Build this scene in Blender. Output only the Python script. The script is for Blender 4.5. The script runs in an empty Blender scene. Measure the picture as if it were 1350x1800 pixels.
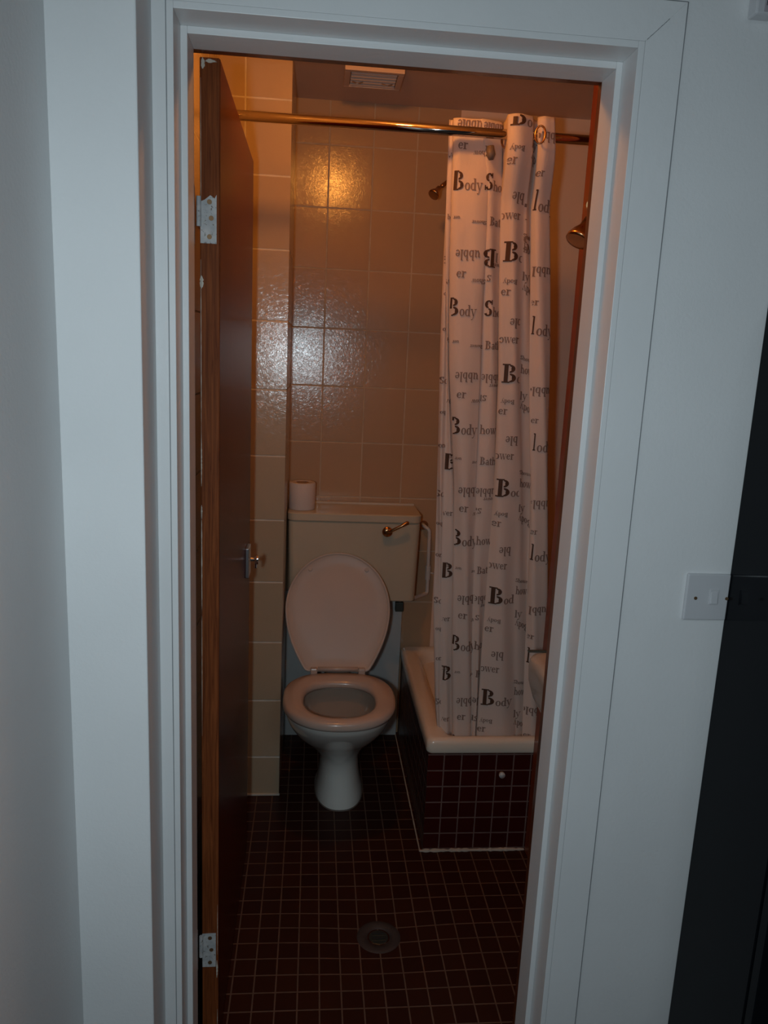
import bpy, bmesh, math, random
from mathutils import Vector, Matrix

random.seed(7)
scene = bpy.context.scene
COL = scene.collection

# ------------------------------------------------------------------ camera, world, lights, exposure
# world: X right, Y into the bathroom, Z up, metres; the camera stands in the hall at 1.5 m
H = 1.5
R0 = Vector((0.99520419, -0.08709849, 0.0445249))
D0 = Vector((0.02609162, -0.20232379, -0.97897105))
F0 = Vector((0.09427534, 0.97543782, -0.19908094))
cam_d = bpy.data.cameras.new('camera')
cam = bpy.data.objects.new('camera', cam_d); COL.objects.link(cam)
rot = Matrix((R0, -D0, -F0)).transposed()
cam.matrix_world = Matrix.Translation((0, 0, H)) @ rot.to_4x4()
cam_d.sensor_fit = 'HORIZONTAL'; cam_d.sensor_width = 36.0; cam_d.lens = 36.0
cam_d.clip_start = 0.02
scene.camera = cam

scene.view_settings.view_transform = 'Standard'
scene.view_settings.look = 'None'
scene.view_settings.exposure = 0.0
scene.view_settings.gamma = 1.0
scene.view_settings.use_curve_mapping = False

world = bpy.data.worlds.new('world'); scene.world = world
world.use_nodes = True
wb = world.node_tree.nodes['Background']
wb.inputs[0].default_value = (0.55, 0.7, 1.0, 1); wb.inputs[1].default_value = 0.012

FLASH_POWER = 23.5
FLASH_LOC = (-0.11, -0.01, 1.49)
fl = bpy.data.lights.new('camera_flash', 'SPOT'); fl.energy = FLASH_POWER; fl.spot_size = math.radians(152); fl.spot_blend = 1.0
fl.color = (0.76, 0.92, 1.0); fl.shadow_soft_size = 0.03
flo = bpy.data.objects.new('camera_flash', fl); flo.matrix_world = Matrix.Translation(FLASH_LOC) @ Matrix.Rotation(math.radians(-9), 4, 'Z') @ rot.to_4x4(); COL.objects.link(flo)
# added cool fill behind and above the camera, brightens the hall walls
hl = bpy.data.lights.new('hall_fill_light', 'AREA'); hl.energy = 4.5; hl.size = .6; hl.color = (.80, .92, 1.0)
hlo = bpy.data.objects.new('hall_fill_light', hl); hlo.location = (.75, -.55, 2.30); COL.objects.link(hlo)

LAMP_LOC = (0.06, 1.80, 2.295)
LAMP_STRENGTH = 125.0
LAMP_COLOR = (1.0, 0.37, 0.06)

# ------------------------------------------------------------------ helpers
def link(o, parent=None):
    COL.objects.link(o)
    if parent is not None: o.parent = parent
    return o

def obj(name, bm, mats, parent=None, smooth=False, loc=None):
    me = bpy.data.meshes.new(name)
    bmesh.ops.recalc_face_normals(bm, faces=bm.faces[:])
    bm.to_mesh(me); bm.free()
    if not isinstance(mats, (list, tuple)): mats = [mats]
    for m in mats: me.materials.append(m)
    if smooth:
        for p in me.polygons: p.use_smooth = True
    o = bpy.data.objects.new(name, me)
    if loc: o.location = loc
    return link(o, parent)

def bake_local(o, root):
    """keep geometry written in world coordinates when parenting under an Empty that has a location"""
    o.parent = root
    o.matrix_parent_inverse = root.matrix_world.inverted() if root.type != 'EMPTY' else Matrix.Translation(-root.location)
    return o

def thing(name, label, cat, loc=(0, 0, 0), group=None):
    o = bpy.data.objects.new(name, None); o.location = loc; o.empty_display_size = .05
    COL.objects.link(o); tag(o, label, cat, group)
    return o

def tag(o, label, cat, group=None):
    o['label'] = label; o['category'] = cat
    if group: o['group'] = group
    return o

def part(name, bm, mats, root, smooth=False, label=None):
    o = obj(name, bm, mats, None, smooth)
    o.parent = root
    acc = Vector((0, 0, 0)); r = root
    while r is not None: acc += r.location; r = r.parent
    # geometry is given in world coordinates: move it into the root's frame
    o.data.transform(Matrix.Translation(-acc))
    if label: o['label'] = label
    return o

def struct(name, bm, mats, smooth=False, label=None):
    o = obj(name, bm, mats, None, smooth); o['kind'] = 'structure'
    if label: o['label'] = label
    return o

def box(bm, x0, x1, y0, y1, z0, z1, bevel=0, seg=2, mat=0):
    b = bmesh.new()
    bmesh.ops.create_cube(b, size=1)
    for v in b.verts:
        v.co = Vector(((x0 + x1) / 2 + v.co.x * (x1 - x0), (y0 + y1) / 2 + v.co.y * (y1 - y0), (z0 + z1) / 2 + v.co.z * (z1 - z0)))
    if bevel: bmesh.ops.bevel(b, geom=b.edges[:] , offset=bevel, segments=seg, affect='EDGES', profile=0.5)
    for f in b.faces: f.material_index = mat
    merge(bm, b)
    return bm

def merge(bm, b):
    me = bpy.data.meshes.new('tmp'); b.to_mesh(me); b.free(); bm.from_mesh(me); bpy.data.meshes.remove(me)

def nbox(*a, **k): return box(bmesh.new(), *a, **k)

def tube(bm, pts, r, seg=14, cap=True):
    pts = [Vector(p) for p in pts]
    rs = r if isinstance(r, (list, tuple)) else [r] * len(pts)
    rings = []; prev = None
    for i, p in enumerate(pts):
        t = (pts[min(i + 1, len(pts) - 1)] - pts[max(i - 1, 0)]).normalized()
        if prev is None:
            a = Vector((0, 0, 1)) if abs(t.z) < .9 else Vector((1, 0, 0))
            n = t.cross(a).normalized()
        else:
            n = (prev - t * prev.dot(t)).normalized()
        prev = n; b = t.cross(n)
        rings.append([bm.verts.new(p + (n * math.cos(2 * math.pi * k / seg) + b * math.sin(2 * math.pi * k / seg)) * rs[i]) for k in range(seg)])
    for a, b in zip(rings, rings[1:]):
        for k in range(seg): bm.faces.new((a[k], a[(k + 1) % seg], b[(k + 1) % seg], b[k]))
    if cap:
        bm.faces.new(rings[0][::-1]); bm.faces.new(rings[-1])
    return bm

def arc_path(pts, rad=.012, n=6):
    """round the corners of a polyline"""
    P = [Vector(p) for p in pts]; out = [P[0]]
    for a, b, c in zip(P, P[1:], P[2:]):
        d1 = (a - b).normalized(); d2 = (c - b).normalized()
        r = min(rad, (a - b).length * .45, (c - b).length * .45)
        s, e = b + d1 * r, b + d2 * r
        for k in range(n + 1):
            t = k / n; out.append(s * (1 - t) ** 2 + b * 2 * t * (1 - t) + e * t * t)
    out.append(P[-1]); return out

def lathe(bm, prof, centre, axis='Z', seg=32, close=False):
    c = Vector(centre); rings = []
    for r, h in prof:
        ring = []
        for k in range(seg):
            a = 2 * math.pi * k / seg; u, v = r * math.cos(a), r * math.sin(a)
            p = {'Z': (u, v, h), 'Y': (u, h, v), 'X': (h, u, v)}[axis]
            ring.append(bm.verts.new(c + Vector(p)))
        rings.append(ring)
    for a, b in zip(rings, rings[1:]):
        for k in range(seg): bm.faces.new((a[k], a[(k + 1) % seg], b[(k + 1) % seg], b[k]))
    if close: 
        for k in range(seg): bm.faces.new((rings[-1][k], rings[-1][(k + 1) % seg], rings[0][(k + 1) % seg], rings[0][k]))
    else:
        bm.faces.new(rings[0][::-1]); bm.faces.new(rings[-1])
    return bm

def loft(bm, rings, close0=True, close1=True, loop=False):
    R = [[bm.verts.new(p) for p in r] for r in rings]
    n = len(R[0])
    prs = list(zip(R, R[1:])) + ([(R[-1], R[0])] if loop else [])
    for a, b in prs:
        for k in range(n): bm.faces.new((a[k], a[(k + 1) % n], b[(k + 1) % n], b[k]))
    if close0 and not loop: bm.faces.new(R[0][::-1])
    if close1 and not loop: bm.faces.new(R[-1])
    return bm

def plate_poly(bm, pts, n, th):
    """extruded polygon: pts 3D, thickness th along n"""
    n = Vector(n) * th
    a = [bm.verts.new(Vector(p)) for p in pts]; b = [bm.verts.new(Vector(p) + n) for p in pts]
    bm.faces.new(a[::-1]); bm.faces.new(b); k = len(a)
    for i in range(k): bm.faces.new((a[i], a[(i + 1) % k], b[(i + 1) % k], b[i]))
    return bm

# ------------------------------------------------------------------ materials
class MT:
    def __init__(s, name, color=(.8, .8, .8), rough=.5, metal=0., spec=.5, coat=0., coat_rough=.1):
        s.m = bpy.data.materials.new(name); s.m.use_nodes = True
        s.nt = s.m.node_tree; s.N = s.nt.nodes; s.L = s.nt.links
        s.b = s.N['Principled BSDF']
        s.b.inputs['Base Color'].default_value = (*color, 1); s.b.inputs['Roughness'].default_value = rough
        s.b.inputs['Metallic'].default_value = metal; s.b.inputs['Specular IOR Level'].default_value = spec
        s.b.inputs['Coat Weight'].default_value = coat; s.b.inputs['Coat Roughness'].default_value = coat_rough
        s.tc = s.N.new('ShaderNodeTexCoord')
    def pos(s):
        g = s.N.new('ShaderNodeNewGeometry'); return g.outputs['Position']
    def math(s, op, a, b=None, c=None):
        n = s.N.new('ShaderNodeMath'); n.operation = op
        for i, v in enumerate((a, b, c)):
            if v is None: continue
            if isinstance(v, (int, float)): n.inputs[i].default_value = v
            else: s.L.new(v, n.inputs[i])
        return n.outputs[0]
    def sep(s, v):
        n = s.N.new('ShaderNodeSeparateXYZ'); s.L.new(v, n.inputs[0]); return n.outputs
    def mapping(s, v, scale=(1, 1, 1), loc=(0, 0, 0)):
        n = s.N.new('ShaderNodeMapping'); s.L.new(v, n.inputs[0]); n.inputs['Scale'].default_value = scale; n.inputs['Location'].default_value = loc
        return n.outputs[0]
    def noise(s, v, scale, detail=3, rough=.5, dist=0.):
        n = s.N.new('ShaderNodeTexNoise'); s.L.new(v, n.inputs['Vector']); n.inputs['Scale'].default_value = scale
        n.inputs['Detail'].default_value = detail; n.inputs['Roughness'].default_value = rough; n.inputs['Distortion'].default_value = dist
        return n.outputs['Fac']
    def ramp(s, fac, stops):
        n = s.N.new('ShaderNodeValToRGB'); s.L.new(fac, n.inputs[0]); cr = n.color_ramp
        while len(cr.elements) < len(stops): cr.elements.new(.5)
        for e, (p, c) in zip(cr.elements, stops): e.position = p; e.color = (*c, 1)
        return n.outputs[0]
    def mix(s, fac, a, b):
        n = s.N.new('ShaderNodeMix'); n.data_type = 'RGBA'
        for sock, v in ((n.inputs['Factor'], fac), (n.inputs['A'], a), (n.inputs['B'], b)):
            if isinstance(v, (int, float)): sock.default_value = v
            elif isinstance(v, tuple): sock.default_value = (*v, 1)
            else: s.L.new(v, sock)
        return n.outputs['Result']
    def bump(s, h, strength=.3, dist=.001, normal=None):
        n = s.N.new('ShaderNodeBump'); s.L.new(h, n.inputs['Height']); n.inputs['Strength'].default_value = strength; n.inputs['Distance'].default_value = dist
        if normal is not None: s.L.new(normal, n.inputs['Normal'])
        return n.outputs[0]
    def to(s, out, inp): s.L.new(out, s.b.inputs[inp]); return s

def paint(name, color, rough=.55, bump=.15, scale=90, spec=.4, mottle=.04):
    m = MT(name, color, rough, spec=spec); p = m.pos()
    n = m.noise(p, scale, 4, .6)
    m.to(m.bump(n, bump, .002), 'Normal')
    c = m.noise(p, 3.0, 3, .5)
    m.to(m.ramp(c, [(.3, tuple(v * (1 - mottle) for v in color)), (.7, tuple(min(1, v * (1 + mottle)) for v in color))]), 'Base Color')
    return m.m

def tile_mat(name, au, av, pu, pv, ou, ov, gap, col_a, col_b, grout, rough=.25, relief=0., coat=0., spec=.5, var=.1, plain=None):
    """tiles along world axes au, av ('X','Y','Z'), pitch pu,pv, offsets ou,ov"""
    m = MT(name, col_a, rough, spec=spec, coat=coat); p = m.pos(); S = m.sep(p)
    ax = {'X': 0, 'Y': 1, 'Z': 2}
    def cell(a, pitch, off):
        q = m.math('DIVIDE', m.math('SUBTRACT', S[ax[a]], off), pitch)
        fr = m.math('FRACT', q); fl_ = m.math('FLOOR', q)
        d = m.math('MULTIPLY', m.math('SUBTRACT', .5, m.math('ABSOLUTE', m.math('SUBTRACT', fr, .5))), pitch)
        return d, fl_
    du, cu = cell(au, pu, ou); dv, cv = cell(av, pv, ov)
    d = m.math('MINIMUM', du, dv)
    wob = m.math('MULTIPLY', m.math('SUBTRACT', m.noise(p, 40, 2), .5), gap * .5)
    d2 = m.math('ADD', d, wob)
    mr = m.N.new('ShaderNodeMapRange'); m.L.new(d2, mr.inputs['Value'])
    mr.inputs['From Min'].default_value = gap * .5; mr.inputs['From Max'].default_value = gap * .5 + gap * .4
    tile = mr.outputs[0]
    comb = m.N.new('ShaderNodeCombineXYZ'); m.L.new(cu, comb.inputs[0]); m.L.new(cv, comb.inputs[1])
    wn = m.N.new('ShaderNodeTexWhiteNoise'); wn.noise_dimensions = '3D'; m.L.new(comb.outputs[0], wn.inputs['Vector'])
    base = m.mix(wn.outputs['Value'], col_a, col_b)
    mot = m.noise(p, 12, 4, .6)
    base = m.mix(m.math('MULTIPLY', mot, var * 2), base, tuple(v * .7 for v in col_a))
    g = m.mix(m.noise(p, 25, 3), grout, tuple(v * .6 for v in grout))
    col = m.mix(tile, g, base)
    rr = m.math('ADD', m.math('MULTIPLY', tile, rough - .8), .8)
    h = tile
    if plain:
        # plaster from a given x on
        gt = m.math('GREATER_THAN', S[0], plain[0])
        col = m.mix(gt, col, plain[1]); rr = m.math('MAXIMUM', rr, m.math('MULTIPLY', gt, .6)); h = m.math('MAXIMUM', h, gt)
    m.to(col, 'Base Color'); m.to(rr, 'Roughness')
    nb = m.bump(h, .6, .0015)
    if relief:
        w = m.noise(p, 75, 2, .5, 2.2)
        w2 = m.math('ABSOLUTE', m.math('SUBTRACT', w, .5))
        hh = m.math('MULTIPLY', w2, tile)
        nb = m.bump(hh, relief, .004, nb)
    m.to(nb, 'Normal')
    return m.m

M_wall = paint('white_wall_paint', (.80, .80, .80), .6, .25, 140)
M_gloss = paint('white_gloss_paint', (.80, .80, .80), .35, .25, 60, .4)
M_crack = paint('paint_gap', (.26, .27, .28), .9)
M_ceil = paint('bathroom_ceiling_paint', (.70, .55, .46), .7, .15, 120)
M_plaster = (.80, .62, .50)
M_tile_back = tile_mat('lamplit_beige_wall_tile', 'X', 'Z', .1535, .2064, .030, .144, .0035, (.47, .31, .19), (.51, .34, .21), (.66, .52, .38), .16, relief=.10, spec=.6, plain=(.485, M_plaster))  # more orange than the pier tile: warm lamplight put into the colour
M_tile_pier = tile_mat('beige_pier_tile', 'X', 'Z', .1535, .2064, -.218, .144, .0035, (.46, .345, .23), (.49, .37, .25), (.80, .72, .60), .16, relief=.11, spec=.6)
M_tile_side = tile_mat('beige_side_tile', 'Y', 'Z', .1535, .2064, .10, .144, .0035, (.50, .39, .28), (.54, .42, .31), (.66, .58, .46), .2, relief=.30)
M_floor = tile_mat('maroon_mosaic_floor', 'X', 'Y', .0524, .0530, -.003, 1.526, .0026, (.030, .007, .004), (.042, .011, .005), (.17, .10, .07), .45, spec=.15)
M_mos_front = tile_mat('maroon_mosaic_front', 'X', 'Z', .0540, .0532, .3675, .005, .0028, (.050, .006, .005), (.062, .008, .006), (.24, .15, .13), .3, spec=.2)
M_mos_side = tile_mat('maroon_mosaic_side', 'Y', 'Z', .0540, .0532, 2.105, .005, .0028, (.05, .012, .010), (.06, .016, .012), (.22, .16, .14), .3, spec=.4)

def wood(name, c1, c2, rough, coat, stretch=(60, 60, 2.0), spec=.3, bump=.1):
    m = MT(name, c1, rough, coat=coat, coat_rough=.12, spec=spec); p = m.pos()
    q = m.mapping(p, stretch)
    n = m.noise(q, 2.2, 6, .65, .8)
    m.to(m.ramp(n, [(.32, c2), (.62, c1), (.8, tuple(v * 1.25 for v in c1))]), 'Base Color')
    m.to(m.bump(n, bump, .001), 'Normal')
    return m.m
M_door = wood('dark_varnished_door', (.115, .020, .008), (.055, .009, .004), .26, .0, spec=.05, bump=.5)
M_edge = wood('door_edge_wood', (.26, .070, .020), (.11, .026, .008), .6, .0, (90, 90, 3), .12)
M_lining = wood('varnished_lining', (.16, .045, .016), (.07, .018, .008), .3, .4)
M_post = wood('varnished_post', (.26, .055, .018), (.19, .038, .012), .4, .15)

def chipped_metal(name):
    m = MT(name, (.55, .55, .55), .5); p = m.pos(); n = m.noise(p, 160, 5, .7); n2 = m.noise(p, 45, 3, .6)
    m.to(m.mix(m.math('GREATER_THAN', n, .60), m.ramp(n2, [(.35, (.62, .60, .58)), (.65, (.42, .43, .44))]), (.20, .17, .15)), 'Base Color')
    m.to(m.bump(n, .4, .001), 'Normal'); return m.m
M_hinge = chipped_metal('painted_hinge_metal')
M_screw = MT('rusty_screw', (.25, .15, .08), .5, .7).m
M_chip = paint('dried_white_paint', (.62, .55, .46), .6, .5, 200)
M_chrome = MT('chrome', (.80, .78, .76), .10, 1.0).m
M_brass = MT('aged_brass', (.55, .30, .14), .25, 1.0).m
M_steel = MT('brushed_steel', (.70, .71, .72), .28, 1.0).m
def ceramic(name, c, rough=.12, tint=.05):
    m = MT(name, c, rough, coat=.3, spec=.45); n = m.noise(m.pos(), 6, 3, .5)
    m.to(m.ramp(n, [(.35, tuple(v * (1 - tint) for v in c)), (.65, c)]), 'Base Color'); return m.m
M_pan = ceramic('grey_white_china', (.82, .81, .75))
M_seat = ceramic('pale_plastic_seat', (.52, .42, .36), .25)
M_lid = ceramic('pale_plastic_lid', (.52, .43, .37), .42)
M_lid.node_tree.nodes['Principled BSDF'].inputs['Coat Weight'].default_value = 0
M_cist = ceramic('cream_cistern_plastic', (.56, .49, .37), .35)
M_tray = ceramic('ivory_shower_tray', (.80, .70, .58), .18)
M_basin = ceramic('grey_basin_china', (.48, .45, .40), .2)
M_plast = ceramic('white_plastic', (.62, .60, .58), .4)
M_switch = ceramic('switch_plastic', (.60, .60, .62), .4, .01)
M_board = paint('white_painted_board', (.52, .53, .52), .5, .2, 60, mottle=.12)
M_caulk = paint('aged_white_sealant', (.52, .47, .40), .6, .6, 160, mottle=.2)
M_black = MT('gloss_black_panel', (.005, .006, .008), .09, spec=.07).m
M_dark = MT('dark_void', (.012, .012, .014), .6).m
M_dgreen = MT('dark_rubber_and_shade', (.05, .06, .05), .5).m  # pipe fitting rubber, also the painted shade line on the basin
M_drain = paint('worn_drain_metal', (.045, .034, .032), .6, .4, 120, mottle=.3)
M_grate = MT('drain_grate', (.05, .06, .055), .35, .6).m
M_water = MT('pan_water', (.30, .28, .24), .03, spec=.6).m
def paper():
    m = MT('toilet_tissue', (.66, .58, .54), .9, spec=.1); n = m.noise(m.mapping(m.pos(), (1, 1, 1)), 220, 3)
    m.to(m.bump(n, .5, .001), 'Normal'); return m.m
M_paper = paper()
M_card = MT('cardboard_tube', (.25, .14, .07), .8).m
def cloth():
    m = MT('curtain_cloth', (.84, .70, .62), .55, spec=.25); p = m.pos()
    n = m.noise(m.mapping(p, (14, 14, 1.2)), 2.0, 4, .6, .6)
    m.to(m.bump(n, .35, .004), 'Normal')
    m.b.inputs['Subsurface Weight'].default_value = 0
    # thin cloth lets some light through
    tr = m.N.new('ShaderNodeBsdfTranslucent'); tr.inputs[0].default_value = (.80, .64, .54, 1)
    mx = m.N.new('ShaderNodeMixShader'); mx.inputs[0].default_value = .22
    out = m.N['Material Output']
    m.L.new(m.b.outputs[0], mx.inputs[1]); m.L.new(tr.outputs[0], mx.inputs[2]); m.L.new(mx.outputs[0], out.inputs[0])
    return m.m
M_cloth = cloth()
M_ink_dark = MT('dark_printed_ink', (.085, .042, .026), .6, spec=.2).m
M_ink_pale = MT('pale_printed_ink', (.26, .17, .135), .6, spec=.2).m
m = MT('lamp_glass', LAMP_COLOR, .4); m.b.inputs['Emission Color'].default_value = (*LAMP_COLOR, 1); m.b.inputs['Emission Strength'].default_value = LAMP_STRENGTH
M_lamp = m.m
M_text = MT('black_print', (.03, .03, .03), .6).m

# ------------------------------------------------------------------ the setting
BX0, BX1 = -.30, 1.14          # bathroom side walls
BY0, BY1 = 1.41, 2.87          # inner face of door wall, back wall
BC = 2.35                      # ceiling
WY = 1.25                      # hall face of the door wall
XL, XR, ZT = -.216, .476, 1.975   # faces of the door lining
ARW = .06

# hall
b = bmesh.new()
box(b, -.50, XL - .009, WY, BY0 - .03, 0, 2.6); box(b, XR + .009, 2.2, WY, BY0 - .03, 0, 2.6); box(b, XL - .009, XR + .009, WY, BY0 - .03, ZT + .009, 2.6)
struct('wall_front', b, M_wall)
b = bmesh.new()
box(b, BX0 - .05, XL - .012, BY0 - .03, BY0, 0, BC); box(b, XR + .012, BX1 + .05, BY0 - .03, BY0, 0, BC); box(b, XL - .012, XR + .012, BY0 - .03, BY0, ZT + .012, BC)
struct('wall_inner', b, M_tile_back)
struct('wall_left', nbox(-.50, -.365, -1.0, WY, 0, 2.6), M_wall)
struct('wall_pier', nbox(-.366, -.2475, 1.15, WY + .005, 0, 2.6, bevel=.002), M_wall)
struct('floor_hall', nbox(-.50, 2.2, -1.0, BY0, -.05, 0), paint('hall_floor_covering', (.10, .09, .08), .8))
struct('ceiling_hall', nbox(-.50, 2.2, -1.0, WY + .16, 2.6, 2.65), M_wall)

# bathroom shell
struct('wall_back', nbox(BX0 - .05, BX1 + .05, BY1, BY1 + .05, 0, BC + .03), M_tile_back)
struct('wall_side_left', nbox(BX0 - .05, BX0, BY0, BY1, 0, BC), M_tile_side)
struct('wall_side_right', nbox(BX1, BX1 + .05, BY0, BY1, 0, BC), M_tile_side)
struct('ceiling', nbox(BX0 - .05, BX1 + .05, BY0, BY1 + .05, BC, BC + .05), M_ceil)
# tiled pier in the back left corner: front face and side face tiled in step with the walls
b = bmesh.new()
box(b, BX0, -.086, 2.42, BY1, 0, BC)
bmesh.ops.recalc_face_normals(b, faces=b.faces[:])
for f in b.faces: f.material_index = 1 if abs(f.normal.x) > .5 else 0
struct('wall_tiled_pier', b, [M_tile_pier, M_tile_side])

# mosaic floor, sunk a little round the drain
DX, DY = .207, 1.760
b = bmesh.new(); NX, NY = 72, 74
gv = []
for j in range(NY + 1):
    row = []
    for i in range(NX + 1):
        x = BX0 + (BX1 - BX0) * i / NX; y = BY0 + (BY1 - BY0) * j / NY
        r2 = (x - DX) ** 2 + (y - DY) ** 2
        row.append(b.verts.new((x, y, -.011 * math.exp(-r2 / .025))))
    gv.append(row)
for j in range(NY):
    for i in range(NX): b.faces.new((gv[j][i], gv[j][i + 1], gv[j + 1][i + 1], gv[j + 1][i]))
ret = bmesh.ops.extrude_face_region(b, geom=b.faces[:])
for v in [e for e in ret['geom'] if isinstance(e, bmesh.types.BMVert)]: v.co.z = -.05
struct('floor', b, M_floor, smooth=True)

# door lining: painted outside and up to the stop, varnished behind it
b = bmesh.new()
box(b, XL - .010, XL, WY - .004, 1.37, 0, ZT + .010, bevel=.0008); box(b, XR, XR + .010, WY - .004, 1.37, 0, ZT + .010, bevel=.0008)
box(b, XL + .00005, XR - .00005, WY - .004, 1.37, ZT, ZT + .010, bevel=.0008)
struct('trim_1', b, M_gloss, label='white painted door lining')
b = bmesh.new(); st = .0105
box(b, XL + .0001, XL + st, 1.305, 1.368, 0, ZT - .0001, bevel=.0008, seg=2); box(b, XR - st, XR - .0001, 1.305, 1.368, 0, ZT - .0001, bevel=.0008, seg=2)
box(b, XL + st + .00005, XR - st - .00005, 1.305, 1.368, ZT - .0105, ZT - .0001, bevel=.0008, seg=2)
struct('trim_2', b, M_gloss, label='white painted door stop')
b = bmesh.new()
box(b, XL - .012, XL, 1.3705, 1.416, 0, ZT + .012, bevel=.001); box(b, XR, XR + .012, 1.3705, 1.416, 0, ZT + .012, bevel=.001)
box(b, XL + .0001, XR - .0001, 1.3705, 1.416, ZT, ZT + .0118, bevel=.001)
struct('trim_3', b, M_lining, label='dark varnished inner part of the door lining')
# architraves, mitred at the corners, with a hairline gap to the wall
def arch(name, pts):
    b = bmesh.new(); plate_poly(b, [(x, WY - .003, z) for x, z in pts], (0, 1, 0), .008)
    bmesh.ops.bevel(b, geom=[e for e in b.edges], offset=.0006, segments=1, affect='EDGES')
    return struct(name, b, M_gloss)
a0, a1 = XR + .0106, XR + .0106 + ARW
z0, z1 = ZT + .0106, ZT + .0106 + .058
l0, l1 = XL - .0112, -.2474
arch('trim_4', [(a0, 0), (a1, 0), (a1, z1), (a0, z0)])
arch('trim_5', [(l0, z0), (a0, z0), (a1, z1), (l1, z1)])
arch('trim_6', [(l1, 0), (l0, 0), (l0, z0), (l1, z0)])
# open hairline cracks where filler has shrunk back from the architrave
b = bmesh.new()
def hair(x0_, z0_, x1_, z1_, w=.0009):
    n = 26; d = Vector((x1_ - x0_, 0, z1_ - z0_)); s = Vector((-d.z, 0, d.x)).normalized() * w / 2
    prev = None
    for k in range(n + 1):
        c = Vector((x0_, WY - .0034, z0_)) + d * k / n + s * random.uniform(-.5, .5)
        ww = random.uniform(.5, 1.1)
        q = (b.verts.new(c - s * ww), b.verts.new(c + s * ww), b.verts.new(c + s * ww + Vector((0, .0012, 0))), b.verts.new(c - s * ww + Vector((0, .0012, 0))))
        if prev:
            for i in range(4): b.faces.new((prev[i], prev[(i + 1) % 4], q[(i + 1) % 4], q[i]))
        prev = q
hair(a1 + .0004, .0, a1 + .0004, z1)
hair(XL + .22, z1 + .0004, a1, z1 + .0004, .0009)
hair(a0 + .002, z0 + .002, a0 + .034, z0 + .033, .0010)
hair(XL - .0104, 0, XL - .0104, ZT + .05, .0013)
struct('trim_7', b, M_crack, label='dark hairline cracks round the architrave')

# varnished post at the right end of the shower tray
struct('trim_8', nbox(.693, .775, 2.045, 2.098, 0, BC, bevel=.002), M_post, label='varnished brown wooden post at the right end of the shower tray')

# white board behind the toilet
b = bmesh.new(); box(b, -.0855, .3635, 2.845, BY1, 0, .60, bevel=.002)
struct('trim_9', b, M_board, label='white painted board boxing the pipes behind the toilet')
# sealant lines
b = bmesh.new()
box(b, BX0, -.0835, 2.414, 2.4215, 0, .007, bevel=.002)
struct('baseboard_pier', b, M_caulk, label='white sealant along the foot of the tiled pier')
b = bmesh.new()
n = 40
def bead(p0, p1, r, n=40, jit=.25):
    P = [Vector(p0).lerp(Vector(p1), k / n) for k in range(n + 1)]
    tube(b, P, [r * random.uniform(1 - jit, 1 + jit) for _ in P], seg=8)
bead((.362, 2.101, .002), (.692, 2.101, .002), .0052, jit=.4)
bead((.362, 2.10, .002), (.362, 2.85, .002), .0022)
struct('baseboard_tray', b, M_caulk, label='white sealant along the foot of the tiled tray base')

# ------------------------------------------------------------------ the door, opened at a right angle into the bathroom
DFX = -.170     # visible face
b = nbox(-.204, DFX, 1.42, 2.125, .008, 1.972, bevel=.0018)
bmesh.ops.recalc_face_normals(b, faces=b.faces[:])
for f in b.faces: f.material_index = 1 if f.normal.y < -.5 else 0
door = obj('door_1', b, [M_door, M_edge]); door['kind'] = 'structure'; door['label'] = 'dark varnished wooden door standing open into the bathroom'
def hinge(z0, z1, broken):
    h = z1 - z0
    pts = [(-.203, z0), (-.1755, z0), (-.1755, z1 - .000)]
    if broken: pts += [(-.179, z1 - .006), (-.186, z1 - .001), (-.196, z1 - .009), (-.203, z1 - .012)]
    else: pts += [(-.188, z1), (-.2035, z1 - .001)]
    hb = bmesh.new(); plate_poly(hb, [(x, 1.4202, z) for x, z in pts], (0, -1, 0), .0022)
    o = part('hinge', hb, M_hinge, door, label='paint spattered hinge')
    kb = bmesh.new()
    tube(kb, [(-.2055, 1.4165, z0 + h * .34), (-.2055, 1.4165, z1 - .004)], .0042, 12)
    part('knuckle', kb, M_hinge, o)
    lb = bmesh.new()
    box(lb, -.2138, -.2118, 1.378, 1.4165, z0 - .003, z1 + .012, bevel=.0005)
    box(lb, -.2130, -.2095, 1.3706, 1.378, z0 - .004, z0 + h * .36, bevel=.0008)
    part('frame_leaf', lb, M_hinge, o)
    for sx, sz in ((-.1875, z1 - .012 if broken else z1 - .010), (-.1845, z0 + h * .52), (-.1875, z0 + .011)):
        sb = bmesh.new(); lathe(sb, [(.0042, -.0002), (.0042, .0006), (.003, .0014)], (sx, 1.4172, sz), 'Y', 16)
        bmesh.ops.transform(sb, matrix=Matrix.Translation((0, 0, 0)), verts=sb.verts)
        s_ = part('screw', sb, M_screw, o)
hinge(1.677, 1.757, True)
hinge(.222, .302, False)
# dried white paint on the arris of the door
b = bmesh.new()
def smear(x, zc, w, h, n=14):
    L = []; Rr = []
    for k in range(n + 1):
        t = k / n; z = zc - h / 2 + h * t; ww = w * math.sin(math.pi * max(.03, min(.97, t))) ** .6 * random.uniform(.5, 1.1)
        L.append((x - ww * .35, z)); Rr.append((x + ww * .65, z))
    plate_poly(b, [(px, 1.4194, pz) for px, pz in L + Rr[::-1]], (0, -1, 0), .0008)
smear(-.2025, 1.50, .0012, .30, 40); smear(-.2025, 1.30, .0020, .10, 30); smear(-.2025, 1.20, .0030, .028)
smear(-.2025, 1.10, .0018, .22, 40); smear(-.2025, .90, .0009, .30, 40); smear(-.2020, 1.612, .0075, .022)
smear(-.2022, 1.83, .0009, .22, 30); smear(-.1722, .31, .0010, .12, 30); smear(-.1735, .215, .0036, .042)
smear(-.1722, .09, .0012, .05); smear(-.199, 1.962, .007, .017); smear(-.188, 1.966, .020, .006)
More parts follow.
